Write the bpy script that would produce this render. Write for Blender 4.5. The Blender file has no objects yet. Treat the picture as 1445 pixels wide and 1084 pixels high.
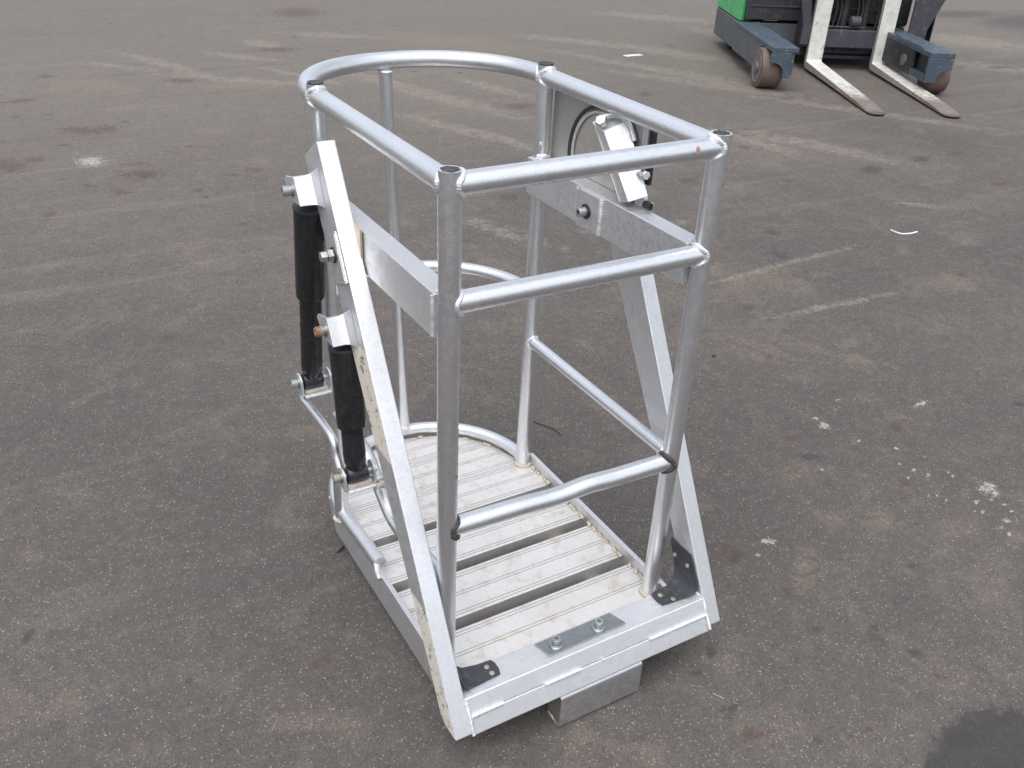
import bpy, bmesh, math, random
from mathutils import Vector, Matrix, noise
random.seed(7)
C = bpy.context.scene.collection
S = bpy.context.scene

# ---------------------------------------------------------------- camera
cd = bpy.data.cameras.new('camera'); cam = bpy.data.objects.new('camera', cd); C.objects.link(cam)
cd.sensor_width = 36.0; cd.lens = 1319.62376 / 1445.0 * 36.0
cd.clip_start = 0.05; cd.clip_end = 900
cam.location = (-0.637991324, -1.24563619, 1.65669255)
cam.rotation_euler = (1.03792851, -0.0428810582, -0.527113309)
S.camera = cam

# ---------------------------------------------------------------- sky + sun (bright overcast)
SUN_EL, SUN_AZ = math.radians(66), math.radians(222)      # azimuth clockwise from +Y
w = bpy.data.worlds.new('World'); S.world = w; w.use_nodes = True
nt = w.node_tree; nt.nodes.clear()
out = nt.nodes.new('ShaderNodeOutputWorld'); bg = nt.nodes.new('ShaderNodeBackground')
sky = nt.nodes.new('ShaderNodeTexSky'); sky.sky_type = 'NISHITA'; sky.sun_disc = False
sky.sun_elevation = SUN_EL; sky.sun_rotation = SUN_AZ
sky.air_density = 1.0; sky.dust_density = 2.0; sky.ozone_density = 1.0
hsv = nt.nodes.new('ShaderNodeHueSaturation'); hsv.inputs['Saturation'].default_value = 0.30
nt.links.new(sky.outputs[0], hsv.inputs['Color'])
# soft broken cloud cover so metal has something to reflect
tc = nt.nodes.new('ShaderNodeTexCoord'); cn = nt.nodes.new('ShaderNodeTexNoise')
cn.inputs['Scale'].default_value = 1.6; cn.inputs['Detail'].default_value = 4
nt.links.new(tc.outputs['Generated'], cn.inputs['Vector'])
mr = nt.nodes.new('ShaderNodeMapRange'); mr.inputs['From Min'].default_value = .35; mr.inputs['From Max'].default_value = .68
mr.inputs['To Min'].default_value = 0.8; mr.inputs['To Max'].default_value = 1.35
nt.links.new(cn.outputs['Fac'], mr.inputs['Value'])
mul = nt.nodes.new('ShaderNodeVectorMath'); mul.operation = 'SCALE'
nt.links.new(hsv.outputs[0], mul.inputs[0]); nt.links.new(mr.outputs[0], mul.inputs['Scale'])
# overcast dome: zenith brighter than horizon
sz = nt.nodes.new('ShaderNodeSeparateXYZ'); nt.links.new(tc.outputs['Generated'], sz.inputs[0])
gr = nt.nodes.new('ShaderNodeMapRange'); gr.inputs['From Min'].default_value = 0; gr.inputs['From Max'].default_value = 1
gr.inputs['To Min'].default_value = .62; gr.inputs['To Max'].default_value = 1.75
nt.links.new(sz.outputs[2], gr.inputs['Value'])
mul2 = nt.nodes.new('ShaderNodeVectorMath'); mul2.operation = 'SCALE'
nt.links.new(mul.outputs[0], mul2.inputs[0]); nt.links.new(gr.outputs[0], mul2.inputs['Scale'])
nt.links.new(mul2.outputs[0], bg.inputs['Color']); bg.inputs['Strength'].default_value = 0.15
nt.links.new(bg.outputs[0], out.inputs[0])
sd = bpy.data.lights.new('sun', 'SUN'); sd.energy = 0.9; sd.angle = math.radians(50); sd.color = (1.0, .97, .93)
sun = bpy.data.objects.new('sun', sd); C.objects.link(sun)
sdir = Vector((math.sin(SUN_AZ) * math.cos(SUN_EL), math.cos(SUN_AZ) * math.cos(SUN_EL), math.sin(SUN_EL)))
sun.rotation_euler = sdir.to_track_quat('Z', 'Y').to_euler()
S.view_settings.view_transform = 'Standard'; S.view_settings.look = 'None'
S.view_settings.exposure = 0.62; S.view_settings.gamma = 1
S.view_settings.use_curve_mapping = False
S.render.engine = 'CYCLES'

# ---------------------------------------------------------------- node helper
class NT:
    def __init__(s, name):
        s.m = bpy.data.materials.new(name); s.m.use_nodes = True; s.t = s.m.node_tree
        s.b = s.t.nodes['Principled BSDF']
        s.co = s.t.nodes.new('ShaderNodeTexCoord').outputs['Object']
    def set(s, **k):
        for n, v in k.items():
            n = n.replace('_', ' ')
            if hasattr(v, 'is_linked') or hasattr(v, 'links'): s.t.links.new(v, s.b.inputs[n])
            else: s.b.inputs[n].default_value = v
        return s
    def noise(s, scale, detail=3, rough=.55, vec=None, dist=0, col=False):
        n = s.t.nodes.new('ShaderNodeTexNoise'); n.inputs['Scale'].default_value = scale
        n.inputs['Detail'].default_value = detail; n.inputs['Roughness'].default_value = rough
        n.inputs['Distortion'].default_value = dist
        s.t.links.new(vec or s.co, n.inputs['Vector']); return n.outputs['Color' if col else 'Fac']
    def voro(s, scale, vec=None, feat='F1', out='Distance', rnd=1):
        n = s.t.nodes.new('ShaderNodeTexVoronoi'); n.feature = feat; n.inputs['Scale'].default_value = scale
        n.inputs['Randomness'].default_value = rnd
        s.t.links.new(vec or s.co, n.inputs['Vector']); return n.outputs[out]
    def map(s, loc=(0,0,0), rot=(0,0,0), scale=(1,1,1), vec=None, vt='POINT'):
        n = s.t.nodes.new('ShaderNodeMapping'); n.vector_type = vt
        n.inputs['Location'].default_value = loc; n.inputs['Rotation'].default_value = rot; n.inputs['Scale'].default_value = scale
        s.t.links.new(vec or s.co, n.inputs['Vector']); return n.outputs[0]
    def math(s, op, a, b=0, clamp=False):
        n = s.t.nodes.new('ShaderNodeMath'); n.operation = op; n.use_clamp = clamp
        for i, v in enumerate((a, b)):
            if hasattr(v, 'links'): s.t.links.new(v, n.inputs[i])
            else: n.inputs[i].default_value = v
        return n.outputs[0]
    def vmath(s, op, a, b=None, scale=None):
        n = s.t.nodes.new('ShaderNodeVectorMath'); n.operation = op
        for i, v in enumerate((a, b)):
            if v is None: continue
            if hasattr(v, 'links'): s.t.links.new(v, n.inputs[i])
            else: n.inputs[i].default_value = v
        if scale is not None: n.inputs['Scale'].default_value = scale
        return n.outputs['Value'] if op in ('LENGTH', 'DISTANCE', 'DOT_PRODUCT') else n.outputs['Vector']
    def ramp(s, v, a, b, lo=0., hi=1., smooth=True):
        n = s.t.nodes.new('ShaderNodeMapRange'); n.interpolation_type = 'SMOOTHSTEP' if smooth else 'LINEAR'
        s.t.links.new(v, n.inputs['Value'])
        for k, x in (('From Min', a), ('From Max', b), ('To Min', lo), ('To Max', hi)): n.inputs[k].default_value = x
        return n.outputs[0]
    def mix(s, f, a, b, mode='MIX'):
        n = s.t.nodes.new('ShaderNodeMix'); n.data_type = 'RGBA'; n.blend_type = mode
        if hasattr(f, 'links'): s.t.links.new(f, n.inputs[0])
        else: n.inputs[0].default_value = f
        for i, v in ((6, a), (7, b)):
            if hasattr(v, 'links'): s.t.links.new(v, n.inputs[i])
            else: n.inputs[i].default_value = (v[0], v[1], v[2], 1)
        return n.outputs[2]
    def sep(s, v=None):
        n = s.t.nodes.new('ShaderNodeSeparateXYZ'); s.t.links.new(v or s.co, n.inputs[0]); return n.outputs
    def bump(s, h, strength=.3, dist=.002):
        n = s.t.nodes.new('ShaderNodeBump'); n.inputs['Strength'].default_value = strength
        n.inputs['Distance'].default_value = dist; s.t.links.new(h, n.inputs['Height'])
        s.t.links.new(n.outputs[0], s.b.inputs['Normal']); return s

def aluminium(name, base=(.80, .81, .83), rough=.34, metal=1.0, warm=0.0, dirt=.35, speck=.5, streak=None, patches=None, grain=.10, spots=()):
    n = NT(name)
    big = n.noise(7, 4, .6); fine = n.noise(420, 2, .7); mid = n.noise(70, 4, .65)
    c = n.mix(n.ramp(big, .3, .75, 0, .24 if streak else .40), base, (base[0]*.84, base[1]*.83, base[2]*.80))
    c = n.mix(n.ramp(mid, .52, .75, 0, dirt), c, (.47, .44, .39))
    if warm: c = n.mix(n.ramp(n.noise(22, 5, .7), .5, .72, 0, warm), c, (.50, .39, .26))
    # pitting: tiny dark pocks
    pit = n.math('MULTIPLY', n.ramp(n.voro(340), .10, .24, speck, 0), n.ramp(mid, .40, .62))
    c = n.mix(pit, c, (.22, .21, .20))
    # scratches along random directions
    sc = n.noise(1.0, 2, .5, vec=n.map(rot=(.5, .9, .3), scale=(900, 26, 26)))
    sc2 = n.noise(1.0, 2, .5, vec=n.map(rot=(1.2, .2, 1.1), scale=(34, 1100, 34)))
    scr = n.math('MAXIMUM', n.ramp(sc, .70, .76), n.ramp(sc2, .71, .77))
    c = n.mix(n.math('MULTIPLY', scr, .32), c, (.36, .36, .36))
    if streak:                                    # drawn-tube lines running along the tube
        ss = n.noise(1.0, 4, .7, vec=n.map(scale=tuple(5 if k == streak else 420 for k in 'xyz')))
        c = n.mix(n.ramp(ss, .50, .72, 0, .22), c, (.44, .45, .47))
        s3 = n.noise(1.0, 3, .6, vec=n.map((3, 1, 2), scale=tuple(2.2 if k == streak else 90 for k in 'xyz')))
        c = n.mix(n.ramp(s3, .45, .75, 0, .09), c, (.54, .55, .58))
    gr = n.noise(300, 3, .8)
    c = n.mix(n.ramp(gr, .38, .62, grain*1.6, 0), c, (.30, .30, .33))
    for (sx, sy, sz, sr) in spots:               # dabs of old orange marking paint
        l = n.vmath('LENGTH', n.vmath('SUBTRACT', n.vmath('ADD', n.co, n.vmath('SCALE', n.vmath('SUBTRACT', n.noise(190, 3, .7, col=True), (.5, .5, .5)), scale=.008)), (sx, sy, sz)))
        c = n.mix(n.ramp(l, sr*.6, sr, .85, 0), c, (.50, .17, .05))
    metallic = metal; rgh = n.math('ADD', n.ramp(mid, .3, .8, rough - .03, rough + (.07 if streak else .14)), n.math('MULTIPLY', n.ramp(fine, .3, .7), .08))
    if patches:                                   # remnants of old cream paint, (y,z) boxes with ragged edge
        rag = n.vmath('SCALE', n.vmath('SUBTRACT', n.noise(38, 5, .75, col=True), (.5, .5, .5)), scale=patches['rag'])
        x, y, z = n.sep(n.vmath('ADD', n.co, rag))
        tot = None
        for (z0, z1, cov) in patches['z']:
            m = n.math('MULTIPLY', n.ramp(z, z0 - .004, z0 + .004), n.ramp(z, z1 - .004, z1 + .004, 1, 0))
            m = n.math('MULTIPLY', m, n.ramp(n.noise(75, 5, .7), cov, cov + .05, 1, 0))
            tot = m if tot is None else n.math('MAXIMUM', tot, m)
        geo = n.t.nodes.new('ShaderNodeTexCoord').outputs['Normal']
        tot = n.math('MULTIPLY', tot, n.ramp(n.sep(geo)[0], -.8, -.95))
        pc = n.mix(n.ramp(n.noise(34, 7, .8), .56, .59), (.60, .565, .48), (.13, .085, .065))
        c = n.mix(tot, c, pc)
        metallic = n.math('MULTIPLY', n.math('SUBTRACT', 1, tot), metal)
        rgh = n.math('ADD', rgh, n.math('MULTIPLY', tot, .3))
        h = n.math('ADD', n.math('MULTIPLY', fine, .25), n.math('ADD', mid, tot))
    else:
        h = n.math('ADD', n.math('MULTIPLY', fine, .25), n.math('SUBTRACT', mid, n.math('MULTIPLY', scr, .3)))
    n.set(Base_Color=c, Metallic=metallic, Roughness=rgh)
    n.bump(h, .35, .0007)
    return n.m

def painted(name, col, rough=.45, worn=(.2, .15, .11), amt=.5, scale=26, metal=0.0, bump=.25, thr=.56):
    n = NT(name)
    c = n.mix(n.ramp(n.noise(9, 4, .6), .3, .75), col, tuple(v * .72 for v in col))
    wm = n.math('MULTIPLY', n.ramp(n.noise(scale, 6, .72), thr, thr + .1), amt)
    c = n.mix(wm, c, worn)
    du = n.ramp(n.noise(60, 4, .7), .5, .8, 0, .22 if 'shock' not in name else .07); c = n.mix(du, c, (.30, .28, .25))
    n.set(Base_Color=c, Roughness=n.ramp(n.noise(40, 3), .3, .8, rough, rough + .25), Metallic=metal)
    n.bump(n.noise(110, 4, .7), bump, .001); return n.m

M = {}
M['tube'] = aluminium('aluminium_tube', (.76, .775, .80), .32, dirt=.18)
for k in 'xyz':
    M['tube_' + k] = aluminium('drawn_aluminium_tube_' + k, (.82, .835, .86), .33, dirt=.08, streak=k, spots={'x': [(.478, -.017, 1.192, .006)], 'z': [(.556, -.016, 1.145, .005), (.553, -.017, 1.118, .004), (.556, -.016, 1.085, .005)], 'y': []}[k])
    M['dull_' + k] = aluminium('dull_drawn_tube_' + k, (.81, .825, .85), .34, dirt=.10, streak=k, spots=[(.011, -.017, .637, .0055)] if k == 'z' else ())
M['tube_dull'] = aluminium('dull_aluminium_tube', (.70, .72, .76), .42, dirt=.4)
M['flat'] = aluminium('flat_aluminium', (.725, .73, .745), .48, dirt=.22)
M['arm'] = aluminium('arm_aluminium', (.735, .745, .77), .50, dirt=.22, patches={'rag': .03, 'z': [(.10, .345, .545), (.60, .79, .62)]})
M['plank'] = aluminium('plank_aluminium', (.76, .745, .725), .50, metal=.62, warm=.55, dirt=.3, speck=.6)
M['weld'] = aluminium('weld_aluminium', (.82, .82, .83), .50, dirt=.25)
M['weld_dirty'] = aluminium('grimy_weld_aluminium', (.62, .56, .46), .5, metal=.7, warm=.6, dirt=.6)
M['dark_weld'] = painted('burnt_weld', (.07, .065, .06), .5, (.25, .24, .22), .5, 90, .6, .8)
M['plate'] = aluminium('steel_plate', (.36, .385, .39), .27, dirt=.35, speck=.3)
M['bolt'] = painted('zinc_bolt', (.40, .43, .42), .38, (.23, .10, .05), .55, 70, .75)
M['rustbolt'] = painted('rusty_bolt', (.36, .33, .28), .5, (.26, .10, .04), .9, 60, .6, thr=.48)
M['hex'] = painted('steel_hex', (.62, .63, .62), .28, (.3, .28, .24), .4, 60, .95)
M['shock'] = painted('black_shock_paint', (.012, .012, .014), .20, (.16, .06, .03), .7, 30, 0, .08, .66)
M['rubber'] = painted('black_rubber', (.030, .033, .040), .50, (.09, .08, .07), .4, 40, 0, .3)
M['bush'] = painted('bush_rubber', (.018, .020, .026), .35, (.06, .05, .05), .4, 40, 0, .2)
M['black'] = painted('black_plastic', (.018, .018, .019), .45, (.10, .09, .08), .5, 60, 0, .3)
M['brass'] = painted('brass_rivet', (.52, .48, .38), .35, (.25, .2, .13), .4, 90, .8)
M['truck_grey'] = painted('truck_dark_grey', (.085, .095, .11), .48, (.22, .2, .17), .35, 18)
M['truck_blue'] = painted('truck_blue_grey', (.052, .078, .105), .45, (.27, .24, .2), .6, 22)
M['truck_green'] = painted('truck_green', (.075, .44, .16), .32, (.10, .30, .12), .3, 20)
M['truck_black'] = painted('truck_black', (.026, .027, .032), .5, (.10, .09, .08), .5, 16)
M['truck_mast'] = painted('truck_mast_grey', (.050, .052, .066), .5, (.16, .13, .11), .6, 16)
def fork_mat():
    n = NT('worn_fork'); x, y, z = n.sep()
    wear = n.ramp(y, .55, -.60)
    t = n.noise(1.0, 6, .75, vec=n.map(rot=(0, 0, .5), scale=(16, 60, 20)))
    lum = n.math('ADD', t, n.math('MULTIPLY', wear, .17))
    c = n.mix(n.ramp(n.noise(14, 4), .35, .7), (.60, .60, .57), (.50, .49, .45))
    c = n.mix(n.ramp(lum, .60, .68), c, (.20, .17, .15))
    c = n.mix(n.math('MULTIPLY', n.ramp(n.noise(30, 6, .75), .60, .68), .6), c, (.22, .13, .08))
    c = n.mix(n.ramp(n.math('ADD', y, n.math('MULTIPLY', t, .3)), -.12, -.34, 0, .85), c, (.135, .105, .092))
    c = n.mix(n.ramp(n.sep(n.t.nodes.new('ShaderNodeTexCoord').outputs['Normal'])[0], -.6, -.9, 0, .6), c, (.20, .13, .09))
    n.set(Base_Color=c, Roughness=.5); n.bump(n.noise(90, 5, .7), .3, .002); return n.m
M['fork'] = fork_mat()
M['fork_tip'] = painted('worn_fork_tip', (.15, .115, .10), .5, (.11, .08, .07), .8, 26, .3, .6, .5)
M['wheel'] = painted('polyurethane_wheel', (.145, .10, .08), .55, (.12, .07, .05), .5, 30)
M['rim'] = painted('wheel_hub_grey', (.19, .185, .175), .5, (.19, .11, .06), .6, 30, .4)

# ---------------------------------------------------------------- object helpers (basket coordinates: z of floor = 0, +GZ = world)
GZ = 0.11
def link(name, bm, mat, parent=None, smooth=True, bevel=0, ang=35, z=GZ, seg=2):
    me = bpy.data.meshes.new(name)
    bmesh.ops.recalc_face_normals(bm, faces=bm.faces)
    if z: bmesh.ops.translate(bm, verts=bm.verts, vec=(0, 0, z))
    if smooth:
        for f in bm.faces: f.smooth = True
        for e in bm.edges:
            if len(e.link_faces) == 2 and e.calc_face_angle(0) > math.radians(ang): e.smooth = False
    bm.to_mesh(me); bm.free()
    me.materials.append(M[mat] if isinstance(mat, str) else mat)
    o = bpy.data.objects.new(name, me); C.objects.link(o)
    if parent is not None: o.parent = parent
    if bevel:
        b = o.modifiers.new('bevel', 'BEVEL'); b.width = bevel; b.segments = seg; b.limit_method = 'ANGLE'; b.angle_limit = math.radians(40)
        b.harden_normals = True
    return o
def box(bm, x0, x1, y0, y1, z0, z1):
    v = [bm.verts.new(p) for p in ((x0,y0,z0),(x1,y0,z0),(x1,y1,z0),(x0,y1,z0),(x0,y0,z1),(x1,y0,z1),(x1,y1,z1),(x0,y1,z1))]
    for f in ((0,3,2,1),(4,5,6,7),(0,1,5,4),(1,2,6,5),(2,3,7,6),(3,0,4,7)): bm.faces.new([v[i] for i in f])
    return bm
def hexa(bm, pts):                        # 8 corners, bottom loop then top loop
    v = [bm.verts.new(p) for p in pts]
    for f in ((0,3,2,1),(4,5,6,7),(0,1,5,4),(1,2,6,5),(2,3,7,6),(3,0,4,7)): bm.faces.new([v[i] for i in f])
    return bm
def prism(bm, poly, axis, a, b):          # polygon (2D) extruded along an axis
    def P(q, t):
        return (t, q[0], q[1]) if axis == 'x' else (q[0], t, q[1]) if axis == 'y' else (q[0], q[1], t)
    va = [bm.verts.new(P(q, a)) for q in poly]; vb = [bm.verts.new(P(q, b)) for q in poly]
    bm.faces.new(va); bm.faces.new(vb[::-1]); n = len(poly)
    for i in range(n): bm.faces.new((va[i], vb[i], vb[(i+1) % n], va[(i+1) % n]))
    return bm
def tube(bm, pts, r, seg=24, caps=True, closed=False, ripple=0):
    pts = [Vector(p) for p in pts]; n = len(pts); rings = []
    up = None
    for i, p in enumerate(pts):
        if closed: t = (pts[(i+1) % n] - pts[i-1]).normalized()
        else: t = (pts[min(i+1, n-1)] - pts[max(i-1, 0)]).normalized()
        if up is None: up = t.orthogonal().normalized()
        else:
            up = (up - t * up.dot(t)).normalized()
        s = t.cross(up); rr = r[i] if isinstance(r, (list, tuple)) else r
        rings.append([bm.verts.new(p + (up * math.cos(2*math.pi*k/seg) + s * math.sin(2*math.pi*k/seg)) * rr) for k in range(seg)])
    m = n if closed else n - 1
    for i in range(m):
        A, B = rings[i], rings[(i+1) % n]
        off = 0
        if closed and i == m - 1:
            off = min(range(seg), key=lambda o: (A[0].co - B[o].co).length)
        for k in range(seg): bm.faces.new((A[k], A[(k+1) % seg], B[(k+1+off) % seg], B[(k+off) % seg]))
    if caps and not closed: bm.faces.new(rings[0][::-1]); bm.faces.new(rings[-1])
    return bm
def smoothpath(pts, n=8):
    pts = [Vector(p) for p in pts]; out = []
    P = [pts[0]*2 - pts[1]] + pts + [pts[-1]*2 - pts[-2]]
    for i in range(1, len(P) - 2):
        for k in range(n):
            t = k / n; a, b, c, d = P[i-1], P[i], P[i+1], P[i+2]
            out.append(.5 * ((2*b) + (c-a)*t + (2*a-5*b+4*c-d)*t*t + (3*b-a-3*c+d)*t**3))
    out.append(pts[-1]); return out
def cyl(bm, a, b, r, seg=24, r2=None):
    return tube(bm, [a, b], [r, r if r2 is None else r2], seg)
def revolve(bm, a, axis, prof, seg=24):   # prof: (distance along axis, radius)
    a = Vector(a); axis = Vector(axis).normalized(); u = axis.orthogonal().normalized(); v = axis.cross(u); rings = []
    for d, r in prof:
        rings.append([bm.verts.new(a + axis*d + (u*math.cos(2*math.pi*k/seg) + v*math.sin(2*math.pi*k/seg))*max(r, 1e-5)) for k in range(seg)])
    for A, B in zip(rings, rings[1:]):
        for k in range(seg): bm.faces.new((A[k], A[(k+1) % seg], B[(k+1) % seg], B[k]))
    bm.faces.new(rings[0][::-1]); bm.faces.new(rings[-1]); return bm
def bead(bm, pts, r=.004, step=.0035):    # weld bead with stacked-coin ripple along a polyline
    pts = [Vector(p) for p in pts]; samp = []
    for a, b in zip(pts, pts[1:]):
        n = max(1, int((b-a).length / (step/4)))
        for k in range(n): samp.append(a.lerp(b, k/n))
    samp.append(pts[-1]); L = 0; rr = []
    for i, p in enumerate(samp):
        if i: L += (p - samp[i-1]).length
        rr.append(r * (.86 + .16*abs(math.sin(math.pi*L/step))) * (1 + .22*noise.noise(p*90)))
    rr[0] *= .5; rr[-1] *= .5
    return tube(bm, samp, rr, 8)
def ringpts(c, axis, r, n=20, wob=0.):
    c = Vector(c); axis = Vector(axis).normalized(); u = axis.orthogonal().normalized(); v = axis.cross(u)
    return [c + (u*math.cos(2*math.pi*k/n) + v*math.sin(2*math.pi*k/n))*(r + wob*random.uniform(-1, 1)) for k in range(n + 1)]
def saddle(c, axis, r, post_r, lift=.0005, n=28):
    # weld line of a tube (radius r, horizontal direction axis) meeting a vertical post centred at c
    axis = Vector(axis).normalized(); side = Vector((0, 0, 1)).cross(axis).normalized(); out = []
    for k in range(n + 1):
        a = 2*math.pi*k/n; s, h = math.sin(a)*r, math.cos(a)*r
        d = math.sqrt(max(post_r**2 - min(abs(s), post_r*.98)**2, 1e-8))
        out.append(Vector(c) + side*s + Vector((0, 0, h)) + axis*(d + lift))
    return out
def root(name, label, cat, loc=(0,0,0), rz=0, group=None):
    o = bpy.data.objects.new(name, None); C.objects.link(o); o.location = loc; o.rotation_euler = (0, 0, rz)
    o['label'] = label; o['category'] = cat
    if group: o['group'] = group
    return o
B = bmesh.new

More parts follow.
